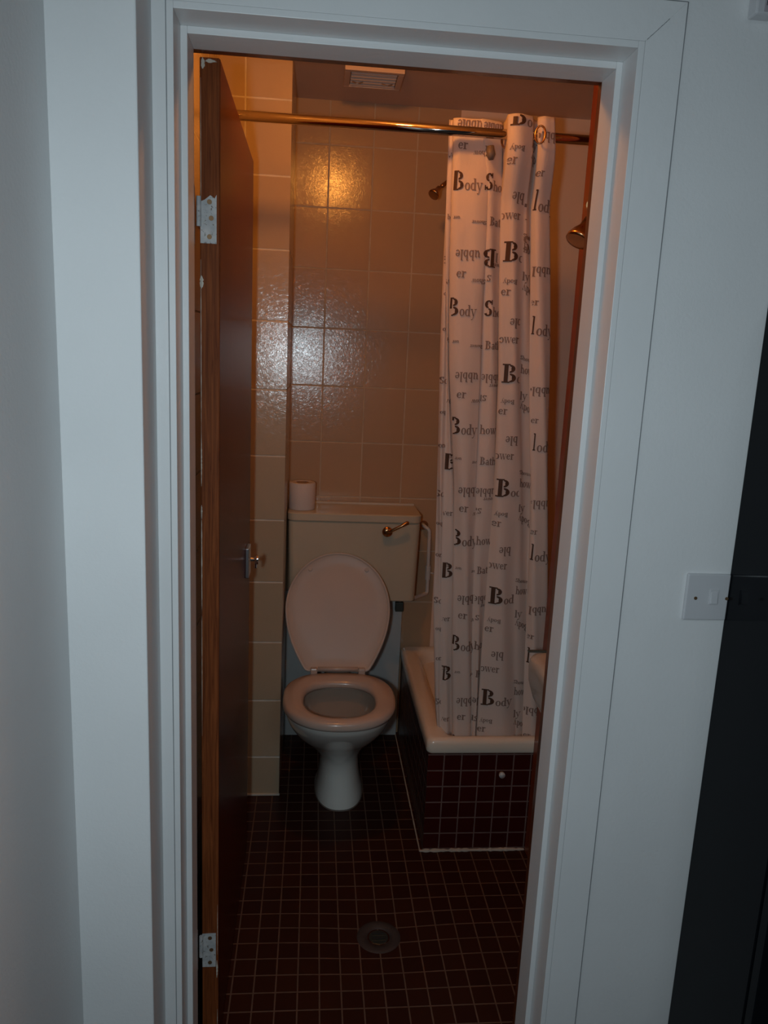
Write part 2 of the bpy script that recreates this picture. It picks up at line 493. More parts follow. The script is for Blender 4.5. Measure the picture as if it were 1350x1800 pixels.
part('paint_smear', b, M_chip, door, label='dried white paint on the door edge')
# turn catch near the free edge
hb = nbox(DFX - .0005, DFX + .0095, 1.985, 2.045, .905, .986, bevel=.002)
cb = part('door_latch', hb, M_steel, door, label='steel latch plate with a turn knob')
kb = bmesh.new(); lathe(kb, [(.006, 0), (.005, .008), (.005, .012), (.012, .014), (.014, .017), (.013, .021), (.006, .023)], (DFX + .011, 2.02, .948), 'X', 24)
part('turn_knob', kb, M_chrome, cb)
kb = nbox(DFX + .022, DFX + .029, 2.013, 2.027, .925, .958, bevel=.002)
part('thumb_lever', kb, M_chrome, cb)

# ------------------------------------------------------------------ hall objects
# gloss black cabinet side at the right
t = thing('tall_cabinet', 'gloss black tall cabinet side against the white wall at the right edge', 'cabinet', (.98, .95, 0))
b = nbox(.740, 1.30, 1.03, 1.249, .0, 1.62, bevel=.0015); part('carcass', b, M_black, t)
b = nbox(.7405, 1.30, 1.006, 1.026, .0, 1.62, bevel=.0015); part('cabinet_door', b, M_black, t)

sw = thing('light_switch', 'white single light switch on the wall beside the door', 'light switch', (.7035, WY, 1.107))
b = nbox(.6605, .7395, WY - .007, WY + .001, 1.065, 1.150, bevel=.0028, seg=3); part('switch_plate', b, M_switch, sw)
b = nbox(.7035, .7200, WY - .0085, WY - .006, 1.0945, 1.1225, bevel=.0006); part('rocker_surround', b, M_switch, sw)
b = nbox(.7050, .7185, WY - .0110, WY - .007, 1.0965, 1.1190, bevel=.0012)
for v in b.verts:
    if v.co.y < WY - .009: v.co.y += (v.co.z - 1.1) * .12
part('rocker', b, M_switch, sw)
for sx in (.6785, .7375 - .0015):
    b = bmesh.new(); lathe(b, [(.0030, -.0004), (.0030, .0006), (.001, .0009)], (sx, WY - .0078, 1.106), 'Y', 14); part('screw', b, M_screw, sw)
bx = thing('control_box', 'small grey box on the wall at the top right corner', 'wall box', (.69, WY, 2.08))
b = nbox(.643, .745, WY - .026, WY, 2.027, 2.13, bevel=.003); part('casing', b, M_switch, bx)
b = nbox(.655, .733, WY - .0275, WY - .0258, 2.030, 2.118, bevel=.0006); part('cover', b, ceramic('grey_cover', (.40, .37, .40), .5, .01), bx)
# ------------------------------------------------------------------ lettering: stroke glyphs in a bold book serif, em height 1
def bar(x0, y0, x1, y1): return ('b', x0, y0, x1, y1)
def ell(cx, cy, rx, ry, a0, a1, tk, tn): return ('e', cx, cy, rx, ry, a0, a1, tk, tn)
def ln(x0, y0, x1, y1, w): return ('l', x0, y0, x1, y1, w)
GL = {
 'B': (.60, [bar(.10, 0, .22, .66), bar(.02, 0, .30, .035), bar(.02, .625, .30, .66), ell(.28, .50, .19, .145, -90, 90, .12, .035), ell(.29, .175, .23, .16, -90, 90, .13, .035)]),
 'S': (.50, [ell(.25, .49, .17, .16, 20, 270, .11, .035), ell(.25, .17, .18, .16, 90, -160, .11, .035), bar(.39, .47, .42, .66), bar(.05, 0, .08, .19)]),
 'o': (.46, [ell(.23, .22, .19, .22, 0, 360, .09, .03)]),
 'd': (.50, [ell(.21, .22, .17, .22, 60, 300, .09, .03), bar(.31, 0, .40, .68), bar(.24, .65, .36, .68), bar(.36, 0, .47, .03)]),
 'b': (.50, [bar(.08, 0, .17, .68), bar(.01, .65, .12, .68), ell(.27, .22, .17, .22, -130, 130, .09, .03)]),
 'l': (.26, [bar(.08, 0, .17, .68), bar(.01, .65, .12, .68), bar(.01, 0, .24, .03)]),
 'h': (.52, [bar(.07, 0, .16, .68), bar(.0, .65, .12, .68), bar(.0, 0, .23, .03), ell(.26, .30, .14, .15, 0, 150, .09, .04), bar(.35, 0, .44, .31), bar(.28, 0, .51, .03)]),
 'n': (.52, [bar(.07, 0, .16, .45), bar(.0, .42, .12, .45), bar(.0, 0, .23, .03), ell(.26, .30, .14, .15, 0, 150, .09, .04), bar(.35, 0, .44, .31), bar(.28, 0, .51, .03)]),
 'u': (.52, [bar(.07, .14, .16, .45), bar(.0, .42, .12, .45), ell(.21, .15, .11, .15, 180, 330, .08, .04), bar(.33, 0, .42, .45), bar(.26, .42, .38, .45), bar(.38, 0, .50, .03)]),
 'w': (.68, [ln(.08, .45, .22, 0, .085), ln(.22, 0, .34, .45, .03), ln(.32, .45, .46, 0, .085), ln(.46, 0, .60, .45, .03), bar(.0, .42, .18, .45), bar(.25, .42, .42, .45), bar(.52, .42, .67, .45)]),
 'y': (.50, [ln(.08, .45, .25, .02, .085), ln(.40, .45, .18, -.18, .035), bar(.0, .42, .18, .45), bar(.31, .42, .49, .45), ell(.12, -.17, .06, .05, 180, 360, .05, .04)]),
 'e': (.44, [ell(.22, .22, .18, .22, 20, 320, .09, .03), bar(.07, .22, .38, .25)]),
 'r': (.38, [bar(.07, 0, .16, .45), bar(.0, .42, .12, .45), bar(.0, 0, .24, .03), ell(.26, .32, .11, .12, 30, 160, .07, .05)]),
 'a': (.46, [ell(.20, .13, .15, .13, 40, 330, .08, .03), bar(.28, 0, .37, .32), ell(.21, .32, .14, .13, 0, 160, .07, .04), bar(.33, 0, .44, .03)]),
 't': (.32, [bar(.09, .04, .18, .58), bar(.01, .42, .29, .45), ell(.20, .08, .09, .08, 190, 330, .06, .04)]),
}
def glyph_quads(ch):
    """list of quads (4 points) in em units, finely divided"""
    out = []; w, prims = GL[ch]
    for p in prims:
        if p[0] == 'b':
            _, x0, y0, x1, y1 = p
            if x1 - x0 <= .14 and y1 - y0 > .1: x0 -= .012; x1 += .012
            if y1 - y0 < .045: y0 -= .004; y1 += .010
            nx = max(1, int((x1 - x0) / .06)); ny = max(1, int((y1 - y0) / .12))
            for i in range(nx):
                for j in range(ny):
                    xa, xb = x0 + (x1 - x0) * i / nx, x0 + (x1 - x0) * (i + 1) / nx; ya, yb = y0 + (y1 - y0) * j / ny, y0 + (y1 - y0) * (j + 1) / ny
                    out.append([(xa, ya), (xb, ya), (xb, yb), (xa, yb)])
        elif p[0] == 'e':
            _, cx, cy, rx, ry, a0, a1, tk, tn = p
            tk += .028; tn += .014; rx += .006
            n = max(4, int(abs(a1 - a0) / 18)); prev = None
            for i in range(n + 1):
                a = math.radians(a0 + (a1 - a0) * i / n); th = tn + (tk - tn) * abs(math.cos(a)) ** 1.4
                co, si = math.cos(a), math.sin(a)
                po = (cx + rx * co, cy + ry * si); pi = (cx + (rx - th) * co, cy + (ry - min(th, tn * 1.6)) * si)
                if prev: out.append([prev[0], po, pi, prev[1]])
                prev = (po, pi)
        else:
            _, x0, y0, x1, y1, wd = p; n = 5
            for i in range(n):
                xa, ya, xb, yb = x0 + (x1 - x0) * i / n, y0 + (y1 - y0) * i / n, x0 + (x1 - x0) * (i + 1) / n, y0 + (y1 - y0) * (i + 1) / n
                out.append([(xa - wd / 2, ya), (xa + wd / 2, ya), (xb + wd / 2, yb), (xb - wd / 2, yb)])
    return out, w
GQ = {c: glyph_quads(c) for c in GL}
# two characters of print on the wall box
b = bmesh.new(); cx = .657
for ch in 'hu':
    for q in GQ[ch][0]: b.faces.new([b.verts.new((cx + x * .009, WY - .0278, 2.0385 + y * .009)) for x, y in q])
    cx += GQ[ch][1] * .009
o = part('printed_mark', b, M_text, bx)

# ------------------------------------------------------------------ bathroom ceiling pieces
lp = thing('ceiling_lamp', 'warm glowing round lamp on the bathroom ceiling above the toilet', 'lamp', LAMP_LOC)
b = bmesh.new(); bmesh.ops.create_icosphere(b, subdivisions=3, radius=.042)
for v in b.verts: v.co = Vector(LAMP_LOC) + Vector((v.co.x, v.co.y, v.co.z * .8 - .005))
part('lamp_glass', b, M_lamp, lp, smooth=True)
b = bmesh.new(); lathe(b, [(.03, .02), (.05, .026), (.052, .0499)], LAMP_LOC, 'Z', 32); part('lamp_base', b, M_plast, lp)

vt = thing('ceiling_vent', 'dull brown square vent on the bathroom ceiling', 'vent', (.155, 2.585, BC))
b = bmesh.new()
vx0, vx1, vy0, vy1, vz = .066, .246, 2.507, 2.672, BC - .020
for a in ((vx0, vx1, vy0, vy0 + .018), (vx0, vx1, vy1 - .018, vy1), (vx0, vx0 + .018, vy0 + .018, vy1 - .018), (vx1 - .018, vx1, vy0 + .018, vy1 - .018)): box(b, *a, vz, BC, bevel=.002)
part('vent_frame', b, M_ceil, vt)
b = nbox(vx0 + .018, vx1 - .018, vy0 + .018, vy1 - .018, vz + .008, BC - .001); part('vent_back', b, paint('vent_back_brown', (.26, .17, .11), .8, .6, 90, mottle=.4), vt)  # vent back coloured a darker, mottled brown than its frame
for k in range(5):
    y = vy0 + .034 + k * .025
    b = nbox(vx0 + .02, vx1 - .02, y, y + .006, vz + .001, vz + .010, bevel=.0015); part('vent_slat', b, M_ceil, vt)
for k in range(2):
    b = bmesh.new(); x = .108 + k * .092
    tube(b, arc_path([(x - .016, 2.60, vz - .002), (x, 2.594, vz - .010), (x + .016, 2.60, vz - .002)], .01), .0022, 8); part('vent_clip', b, M_steel, vt)

# ------------------------------------------------------------------ cistern
ci = thing('cistern', 'cream low level toilet cistern on the back wall behind the raised lid', 'cistern', (.15, 2.78, .61))
def rbox(x0, x1, y0, y1, z0, z1, r, taper=0, n=6, edge=.004):
    """box with rounded vertical corners and eased rims; taper shrinks the bottom"""
    def ring(z, ins, tp):
        P = []
        X0, X1, Y0, Y1 = x0 + ins + tp, x1 - ins - tp, y0 + ins + tp, y1 - ins * 0
        rr = max(r - ins, .001)
        for cx, cy, a in ((X1 - rr, Y1 - .003, 0), (X0 + rr, Y1 - .003, 90), (X0 + rr, Y0 + rr, 180), (X1 - rr, Y0 + rr, 270)):
            q = rr if a >= 180 else .003
            for k in range(n + 1):
                t = math.radians(a + 90 * k / n)
                ox = rr * math.cos(t) if a >= 180 else (rr * math.cos(t))
                P.append((cx + ox, cy + q * math.sin(t), z))
        return P
    b = bmesh.new()
    loft(b, [ring(z0, edge, taper), ring(z0 + edge, 0, taper), ring(z1 - edge, 0, 0), ring(z1, edge, 0)])
    return b
part('tank', rbox(-.080, .3935, 2.675, 2.866, .618, .9125, .022, .006), M_cist, ci, smooth=False)
part('cistern_lid', rbox(-.083, .3965, 2.670, 2.866, .9135, .944, .030), M_cist, ci)
b = bmesh.new(); lathe(b, [(.017, -.014), (.019, -.010), (.017, .002), (.012, .008)], (.272, 2.665, .886), 'Y', 24)
lv = part('flush_lever', b, M_brass, ci, smooth=True, label='brassy flush lever')
b = bmesh.new(); tube(b, [(.270, 2.651, .884), (.290, 2.644, .895), (.318, 2.640, .911), (.341, 2.640, .924), (.345, 2.640, .926)], [.0075, .0055, .006, .0075, .004], 14); part('lever_arm', b, M_brass, lv, smooth=True)
b = bmesh.new(); tube(b, [(-.082, 2.862, .946), (.39, 2.862, .946)], .006, 8); part('sealant_bead', b, M_caulk, ci)
b = nbox(.334, .366, 2.822, 2.8448, .530, .567, bevel=.003); o = tag(obj('pipe_clip', b, M_dgreen), 'small dark square fitting on the white board under the cistern', 'pipe fitting')
b = bmesh.new(); tube(b, [(.350, 2.834, .566), (.350, 2.834, .6185)], .007, 10); part('clip_stem', b, M_dgreen, o)

wp = bmesh.new()
P = arc_path([(.432, 2.869, .868), (.432, 2.845, .868), (.452, 2.835, .856), (.456, 2.833, .612), (.452, 2.832, .603), (.3945, 2.76, .6075), (.378, 2.76, .6178)], .014, 6)
tube(wp, P, .0072, 14)
wpo = tag(obj('water_pipe', wp, M_plast, smooth=True), 'thin white water pipe dropping beside the right of the cistern', 'pipe')
b = bmesh.new(); tube(b, [(.4545, 2.833, .715), (.4548, 2.833, .66)], .0105, 12); tube(b, [(.466, 2.828, .688), (.474, 2.820, .688)], .004, 8); part('stop_valve', b, M_plast, wpo)
b = bmesh.new(); lathe(b, [(.018, -.006), (.016, -.001), (.008, 0.0005)], (.432, 2.8695, .868), 'Y', 20); bmesh.ops.scale(b, vec=(1, 1, 1), verts=b.verts); part('wall_collar', b, M_brass, wpo)

# toilet roll standing on the cistern
tr = thing('toilet_roll', 'white toilet roll standing on the left end of the cistern', 'toilet roll', (-.034, 2.752, .944))
b = bmesh.new(); lathe(b, [(.046, .0), (.0475, .003), (.0475, .094), (.045, .097), (.024, .097), (.0225, .092), (.0225, 0)], (-.034, 2.752, .9445), 'Z', 40, close=True)
part('tissue', b, M_paper, tr, smooth=True)
b = bmesh.new(); lathe(b, [(.0222, .001), (.0222, .0965), (.0208, .0965), (.0208, .001)], (-.034, 2.752, .9445), 'Z', 32, close=True)
part('cardboard_core', b, M_card, tr, smooth=True)

# ------------------------------------------------------------------ toilet
TX = .105
to = thing('toilet', 'grey white toilet with its pale lid raised against the cistern', 'toilet', (TX, 2.38, 0))
def egg(cx, yf, yb, hw, z, n=48, p=2.25, dz=None, pb=2.7):
    """egg outline: yf front, yb back, hw half width"""
    P = []; yw = yf + (yb - yf) * .52
    for k in range(n):
        a = 2 * math.pi * k / n; c, s = math.cos(a), math.sin(a)
        e = pb if s > 0 else p
        x = hw * math.copysign(abs(c) ** (2 / e), c)
        yy = math.copysign(abs(s) ** (2 / e), s)
        y = yw + (yb - yw) * yy if s > 0 else yw + (yw - yf) * yy
        P.append((cx + x, y, z if dz is None else dz(cx + x, y)))
    return P
sec = [ # z, yf, yb, hw, cx
 (.000, 2.320, 2.60, .082, .121), (.020, 2.326, 2.60, .080, .121), (.060, 2.342, 2.59, .072, .120), (.110, 2.354, 2.58, .067, .119), (.155, 2.347, 2.57, .070, .117),
 (.195, 2.322, 2.56, .088, .113), (.235, 2.280, 2.54, .112, .110), (.280, 2.222, 2.52, .139, .107), (.330, 2.165, 2.505, .160, .106), (.370, 2.128, 2.50, .1695, .105), (.390, 2.117, 2.498, .1725, .105)]
def spl(S, n=5):
    o = []
    for i in range(len(S) - 1):
        q = [S[max(i - 1, 0)], S[i], S[i + 1], S[min(i + 2, len(S) - 1)]]
        for k in range(n):
            t = k / n; o.append(tuple(.5 * (2 * b_ + (c_ - a_) * t + (2 * a_ - 5 * b_ + 4 * c_ - d_) * t * t + (3 * b_ - a_ - 3 * c_ + d_) * t ** 3) for a_, b_, c_, d_ in zip(*q)))
    return o + [S[-1]]
sec = spl(sec) + [(.398, 2.117, 2.497, .1725, .105), (.402, 2.122, 2.492, .1675, .105)]
rings = [egg(c, yf, yb, hw, z) for z, yf, yb, hw, c in sec]
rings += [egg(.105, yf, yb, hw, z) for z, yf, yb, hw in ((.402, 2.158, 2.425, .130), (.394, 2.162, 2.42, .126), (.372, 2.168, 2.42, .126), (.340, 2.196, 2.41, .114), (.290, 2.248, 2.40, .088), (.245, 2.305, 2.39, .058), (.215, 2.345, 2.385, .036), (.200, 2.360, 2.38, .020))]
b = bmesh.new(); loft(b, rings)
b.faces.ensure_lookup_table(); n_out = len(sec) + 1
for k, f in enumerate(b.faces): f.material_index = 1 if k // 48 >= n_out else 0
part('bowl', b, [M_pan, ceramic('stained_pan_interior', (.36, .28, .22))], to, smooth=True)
b = bmesh.new()
loft(b, [[(TX + .01 + hw * math.cos(2 * math.pi * k / 32), y, .30 + hh * math.sin(2 * math.pi * k / 32)) for k in range(32)] for y, hw, hh in ((2.44, .085, .085), (2.54, .07, .07), (2.62, .055, .06), (2.70, .05, .055), (2.8449, .05, .055))])
part('outlet_horn', b, M_pan, to, smooth=True)
b = bmesh.new(); loft(b, [egg(.105, 2.284, 2.394, .069, .262), egg(.105, 2.284, 2.394, .069, .2621)]); part('water', b, M_water, to)
# seat ring
def ring_prof(cx):
    R = []
    outer = (2.092, 2.474, .1785); inner = (2.140, 2.396, .115)
    for t, z in ((0, .405), (-.02, .412), (0.0, .424), (.12, .431), (.5, .434), (.85, .431), (1.0, .424), (1.02, .412), (.98, .405)):
        R.append(egg(cx, outer[0] + (inner[0] - outer[0]) * t, outer[1] + (inner[1] - outer[1]) * t, outer[2] + (inner[2] - outer[2]) * t, z, 56, 2.25))
    return R
b = bmesh.new(); loft(b, ring_prof(TX), loop=True); part('seat', b, M_seat, to, smooth=True)
# raised lid: shallow dish seen from its underside
y0_, z0_, y1_, z1_ = 2.474, .4315, 2.655, .806
ax = Vector((0, y1_ - y0_, z1_ - z0_)); LL = ax.length; ax.normalize(); nrm = Vector((0, -ax.z, ax.y))   # nrm points to the room
def lid_ring(ins, h):
    P = []; v0 = .52 * LL; hw = .183 - ins
    for k in range(33):                       # round top
        a = math.pi * k / 32; P.append((hw * math.cos(a), v0 + (LL - v0 - ins) * math.sin(a)))
    vb = ins; fw = .116 - ins
    side = []
    for k in range(1, 13):                    # sides drawing in to the narrow foot
        t = k / 12; side.append((fw + (hw - fw) * (1 - t ** 1.9), v0 + (vb + .012 - v0) * t))
    P += [(-x, v) for x, v in side]
    P += [(-fw + .006, vb + .004), (-fw + .016, vb)] + [(-fw + .016 + (2 * fw - .032) * k / 6, vb) for k in range(1, 6)] + [(fw - .016, vb), (fw - .006, vb + .004)]
    P += side[::-1]
    return [Vector((TX - .003 + x, y0_, z0_)) + ax * v + nrm * h for x, v in P]
b = bmesh.new()
loft(b, [lid_ring(.05, -.016), lid_ring(.012, -.014), lid_ring(0, -.006), lid_ring(0, .004), lid_ring(.003, .006), lid_ring(.006, .004), lid_ring(.0085, .0025), lid_ring(.0105, .0012), lid_ring(.05, .001)])
part('lid', b, M_lid, to, smooth=True)
for sx in (-.078, .078):
    b = bmesh.new(); c0 = Vector((TX - .003 + sx * 1.28, y0_, z0_)) + ax * .355
    tube(b, [c0 - nrm * .006, c0 + nrm * .005], [.009, .007], 14); part('lid_buffer', b, M_lid, to)
b = bmesh.new(); tube(b, [(TX - .068, 2.470, .443), (TX + .068, 2.470, .443)], .0075, 14)
part('hinge_bar', b, M_seat, to, smooth=True)
for sx in (-.082, .082):
    b = nbox(TX + sx - .012, TX + sx + .012, 2.462, 2.492, .4025, .446, bevel=.004); part('hinge_mount', b, M_seat, to)
# dark grime joint at the foot
b = bmesh.new(); loft(b, [egg(.121, 2.3165, 2.626, .0855, -.0005), egg(.121, 2.3185, 2.624, .0835, .003)]); part('base_sealant', b, paint('grey_old_sealant', (.16, .13, .11), .8, .6, 150, mottle=.3), to)

# ------------------------------------------------------------------ shower tray on its tiled base
sb_ = thing('shower_tray', 'ivory shower tray with a raised rim under the printed curtain', 'shower tray', (.75, 2.48, .33))
TX0, TX1, TY0, TY1, TZ = .366, 1.132, 2.100, 2.866, .377
def rrect(x0, x1, y0, y1, r, z, n=8):
    P = []
    for cx, cy, a in ((x1 - r, y1 - r, 0), (x0 + r, y1 - r, 90), (x0 + r, y0 + r, 180), (x1 - r, y0 + r, 270)):
        for k in range(n + 1):
            t = math.radians(a + 90 * k / n); P.append((cx + r * math.cos(t), cy + r * math.sin(t), z))
    return P
def tr_ring(i, z, r): return rrect(TX0 + i, TX1 - i, TY0 + i, TY1 - i, r, z)
b = bmesh.new()
def tr_in(i, z, r, f=0.): return rrect(TX0 + i + f, TX1 - i, TY0 + i - f * .6, TY1 - i, r, z)
loft(b, [tr_ring(.012, .331, .012), tr_ring(.002, .331, .018), tr_ring(0, .336, .020), tr_ring(0, .362, .020), tr_ring(.003, .370, .020), tr_ring(.009, .376, .022), tr_ring(.016, .377, .022),
         tr_in(.034, .375, .035, .010), tr_in(.042, .370, .045, .016), tr_in(.050, .355, .060, .020), tr_in(.062, .310, .075, .022), tr_in(.074, .268, .085, .024), tr_in(.095, .256, .09, .024), tr_in(.2, .253, .08, .02)])
part('basin', b, M_tray, sb_, smooth=True)
b = bmesh.new(); lathe(b, [(.04, 0), (.04, .003), (.02, .004)], (.75, 2.5, .252), 'Z', 24); part('waste', b, M_chrome, sb_)
b = bmesh.new(); box(b, .372, 1.130, 2.107, 2.124, 0, .3305); box(b, .372, .389, 2.1245, 2.866, 0, .3305)
bmesh.ops.recalc_face_normals(b, faces=b.faces[:])
for f in b.faces: f.material_index = 1 if abs(f.normal.x) > .5 else 0
base = tag(obj('tray_plinth', b, [M_mos_front, M_mos_side]), 'dark maroon mosaic tiled plinth carrying the shower tray', 'plinth')
b = bmesh.new(); lathe(b, [(.009, -.0095), (.0095, -.006), (.0095, .0005)], (.603, 2.1068, .258), 'Y', 20); part('access_cap', b, M_plast, base, smooth=True, label='small round white cap')

# ------------------------------------------------------------------ floor drain
dr = thing('floor_drain', 'round worn drain sunk in the mosaic floor before the toilet', 'drain', (DX, DY, -.0105))
b = bmesh.new(); lathe(b, [(.062, -.004), (.058, .001), (.048, .0025), (.030, .0018), (.028, -.004)], (DX, DY, -.0105), 'Z', 40, close=True); part('drain_collar', b, M_drain, dr, smooth=True)
b = bmesh.new(); lathe(b, [(.028, -.006), (.028, -.001), (.024, .0005)], (DX, DY, -.0105), 'Z', 32); gr = part('grate', b, M_grate, dr)
for k in range(4):
    b = nbox(DX - .018, DX + .018, DY - .0145 + k * .009, DY - .0115 + k * .009, -.0101, -.0084, bevel=.0006); part('grate_bar', b, M_dark if k % 2 else M_grate, gr)

# ------------------------------------------------------------------ wash basin on the bathroom side of the door wall
wbs = thing('wash_basin', 'grey china wash basin jutting out beside the curtain and door frame', 'basin', (.74, 1.56, .6))
def bas(x0, x1, y1, z, r=.03): return rrect(x0, x1, BY0 + .001, y1, min(r, (y1 - BY0) * .45), z)
b = bmesh.new()
loft(b, [bas(.66, .84, 1.62, .590, .04), bas(.605, .895, 1.70, .625, .04), bas(.575, .925, 1.728, .655, .04), bas(.553, .947, 1.745, .695, .035), bas(.542, .958, 1.753, .735, .03), bas(.540, .96, 1.755, .770, .03), bas(.540, .96, 1.755, .790, .04), bas(.543, .957, 1.752, .797, .04), bas(.550, .95, 1.745, .800, .04),
         rrect(.585, .915, 1.50, 1.715, .05, .798), rrect(.60, .90, 1.515, 1.70, .05, .785), rrect(.63, .87, 1.54, 1.67, .05, .72), rrect(.68, .82, 1.58, 1.63, .02, .69)])
part('bowl', b, M_basin, wbs, smooth=True)
b = nbox(.542, .958, 1.747, 1.757, .7985, .8035, bevel=.002); part('rim_shade_strip', b, M_dgreen, wbs, label='painted shade line along the far rim')  # dark strip stands in for the shadow at the rim's far edge
b = bmesh.new(); tube(b, arc_path([(.66, 1.59, .60), (.625, 1.66, .60), (.606, 1.70, .640)], .02), .012, 12); tube(b, [(.6105, 1.715, .648), (.6105, 1.715, .597)], .0125, 14)
part('waste_trap', b, M_plast, wbs, smooth=True)

# ------------------------------------------------------------------ curtain rod, shower heads
rd = thing('curtain_rod', 'shiny chrome shower curtain rod spanning the bathroom', 'curtain rod', (.4, 2.125, 2.078))
RY, RZ = 2.125, 2.078
b = bmesh.new(); tube(b, [(BX0 + .001, RY, RZ), (BX1 - .001, RY, RZ + .002)], .0125, 20); part('rod', b, MT('warm_chrome', (.52, .45, .40), .07, 1.0).m, rd, smooth=True)
for x in (BX0, BX1):
    b = bmesh.new(); s = 1 if x < 0 else -1; lathe(b, [(.026, 0), (.026, .006 * s), (.016, .012 * s)], (x + .0002 * s, RY, RZ), 'X', 24); part('end_flange', b, M_chrome, rd)

def shower(name, label, arm, head, drc, s):
    r = thing(name, label, 'shower', arm[0])
    b = bmesh.new(); tube(b, arc_path(arm, .03), .0085 * s, 14); part('shower_arm', b, M_brass, r, smooth=True)
    b = bmesh.new(); d = Vector(drc).normalized(); p = Vector(head)
    tube(b, [p - d * .030 * s, p - d * .012 * s, p, p + d * .012 * s, p + d * .018 * s, p + d * .0185 * s], [.010 * s, .012 * s, .019 * s, .024 * s, .024 * s, .018 * s], 24); part('spray_head', b, M_brass, r, smooth=True)
    b = bmesh.new(); a = Vector(arm[0]); q = (Vector(arm[1]) - a).normalized(); tube(b, [a, a + q * .004, a + q * .008], [.022, .022, .012], 20); part('wall_flange', b, M_brass, r)
shower('wall_shower', 'small brass shower head reaching out left of the curtain near the tiles', [(.478, 2.8695, 2.135), (.470, 2.80, 2.125), (.402, 2.68, 2.058)], (.378, 2.652, 2.032), (-.55, -.45, -.75), .78)
shower('wall_shower', 'larger dark brass shower head right of the curtain beside the wooden post', [(.7055, 2.0445, 1.905), (.7045, 2.020, 1.90), (.672, 1.985, 1.850)], (.655, 1.968, 1.822), (-.45, -.25, -.8), 1.35)

# ------------------------------------------------------------------ shower curtain
LV = [ # height, edges of the folds across (metres)
 (2.125, (.339, .342, .345, .423, .476, .540, .560, .605)), (1.956, (.341, .344, .353, .450, .486, .550, .572, .622)), (1.781, (.345, .350, .361, .455, .498, .560, .583, .638)),
 (1.475, (.354, .370, .378, .469, .518, .578, .608, .667)), (1.151, (.362, .384, .409, .475, .526, .600, .639, .691)), (.806, (.375, .396, .429, .491, .530, .616, .656, .717)),
 (.438, (.400, .415, .448, .512, .529, .641, .676, .730)), (.330, (.413, .423, .454, .515, .529, .648, .681, .735))]
CY = 2.172
def bounds(z):
    for (za, a), (zb, c) in zip(LV, LV[1:]):
        if z >= zb or zb == .330:
            t = max(0, min(1, (za - z) / (za - zb))); return [p + (q - p) * t for p, q in zip(a, c)]
def sm(t): t = max(0, min(1, t)); return t * t * (3 - 2 * t)
def section(z):
    B = bounds(z); b0, b1, b2, b3, b4, b5, b6, b7 = B
    top = sm((z - 1.90) / .16)           # near the rod the right hand folds come in front of it
    w = .6 + .4 * sm((2.05 - z) / .6)
    fA = -.004 * top * -1; fr = -.062 * top
    mAy = -.016 + .010 * top; tt = sm((z - 1.62) / .15)
    pts = [(b0, .026), (b0 + (b1 - b0) * .5, .014), (b1, .018), (b1 + (b2 - b1) * .6, .012), (b2 + .006, .020), (b2 + .004, .010), (b2, .002),
           (b2 + (b3 - b2) * .22, -.011), (b2 + (b3 - b2) * .6, mAy), (b3 - .006, -.006 - .008 * tt), (b3, -.001 - .012 * tt), (b3 + (b4 - b3) * .5, -.008 - .003 * tt), (b4, .006), (b4 + .011, .022), (b4 + .006, .014 + fr * .5),
           (b4, .000 + fr), (b4 + (b5 - b4) * .2, -.013 + fr), (b4 + (b5 - b4) * .6, -.018 + fr), (b5, -.003 + fr), (b5 + (b6 - b5) * .5, .006 + fr * .9), (b6 + .006, .017 + fr * .75), (b6 + .003, .008 + fr * .9),
           (b6, .001 + fr), (b6 + (b7 - b6) * .3, -.012 + fr), (b6 + (b7 - b6) * .7, -.010 + fr), (b7, .004 + fr), (b7 - .002, .024 + fr * .8)]
    return pts
# indices of control points that bound each front-facing panel
PAN = {'s': (0, 2), 't': (2, 4), 'A': (6, 10), 'a': (10, 13), 'B': (15, 18), 'C': (18, 20), 'D': (22, 25)}
SUB = 6
def cr(p0, p1, p2, p3, t):
    return tuple(.5 * ((2 * b_) + (-a_ + c_) * t + (2 * a_ - 5 * b_ + 4 * c_ - d_) * t * t + (-a_ + 3 * b_ - 3 * c_ + d_) * t ** 3) for a_, b_, c_, d_ in zip(p0, p1, p2, p3))
def curve(z):
    C = section(z); out = []
    for i in range(len(C) - 1):
        p0 = C[max(i - 1, 0)]; p3 = C[min(i + 2, len(C) - 1)]
        for k in range(SUB): out.append(cr(p0, C[i], C[i + 1], p3, k / SUB))
    out.append(C[-1])
    wv = .0022
    return [(x + wv * math.sin(z * 7 + i * .35), y + wv * math.sin(z * 5.3 + i * .5 + 1)) for i, (x, y) in enumerate(out)]
ZB, ZTOP, NZ = .345, 2.122, 150
b = bmesh.new(); rows = []
for j in range(NZ + 1):
    z = ZB + (ZTOP - ZB) * j / NZ
    rows.append([b.verts.new((x, CY + y, z)) for x, y in curve(z)])
for a, c in zip(rows, rows[1:]):
    for k in range(len(a) - 1): b.faces.new((a[k], a[k + 1], c[k + 1], c[k]))
cur = thing('shower_curtain', 'pale shower curtain printed with bath words, gathered on the rod', 'shower curtain', (.53, 2.17, .345))
cl = part('curtain_cloth', b, M_cloth, cur, smooth=True)
sd = cl.modifiers.new('thick', 'SOLIDIFY'); sd.thickness = .0006; sd.offset = 0

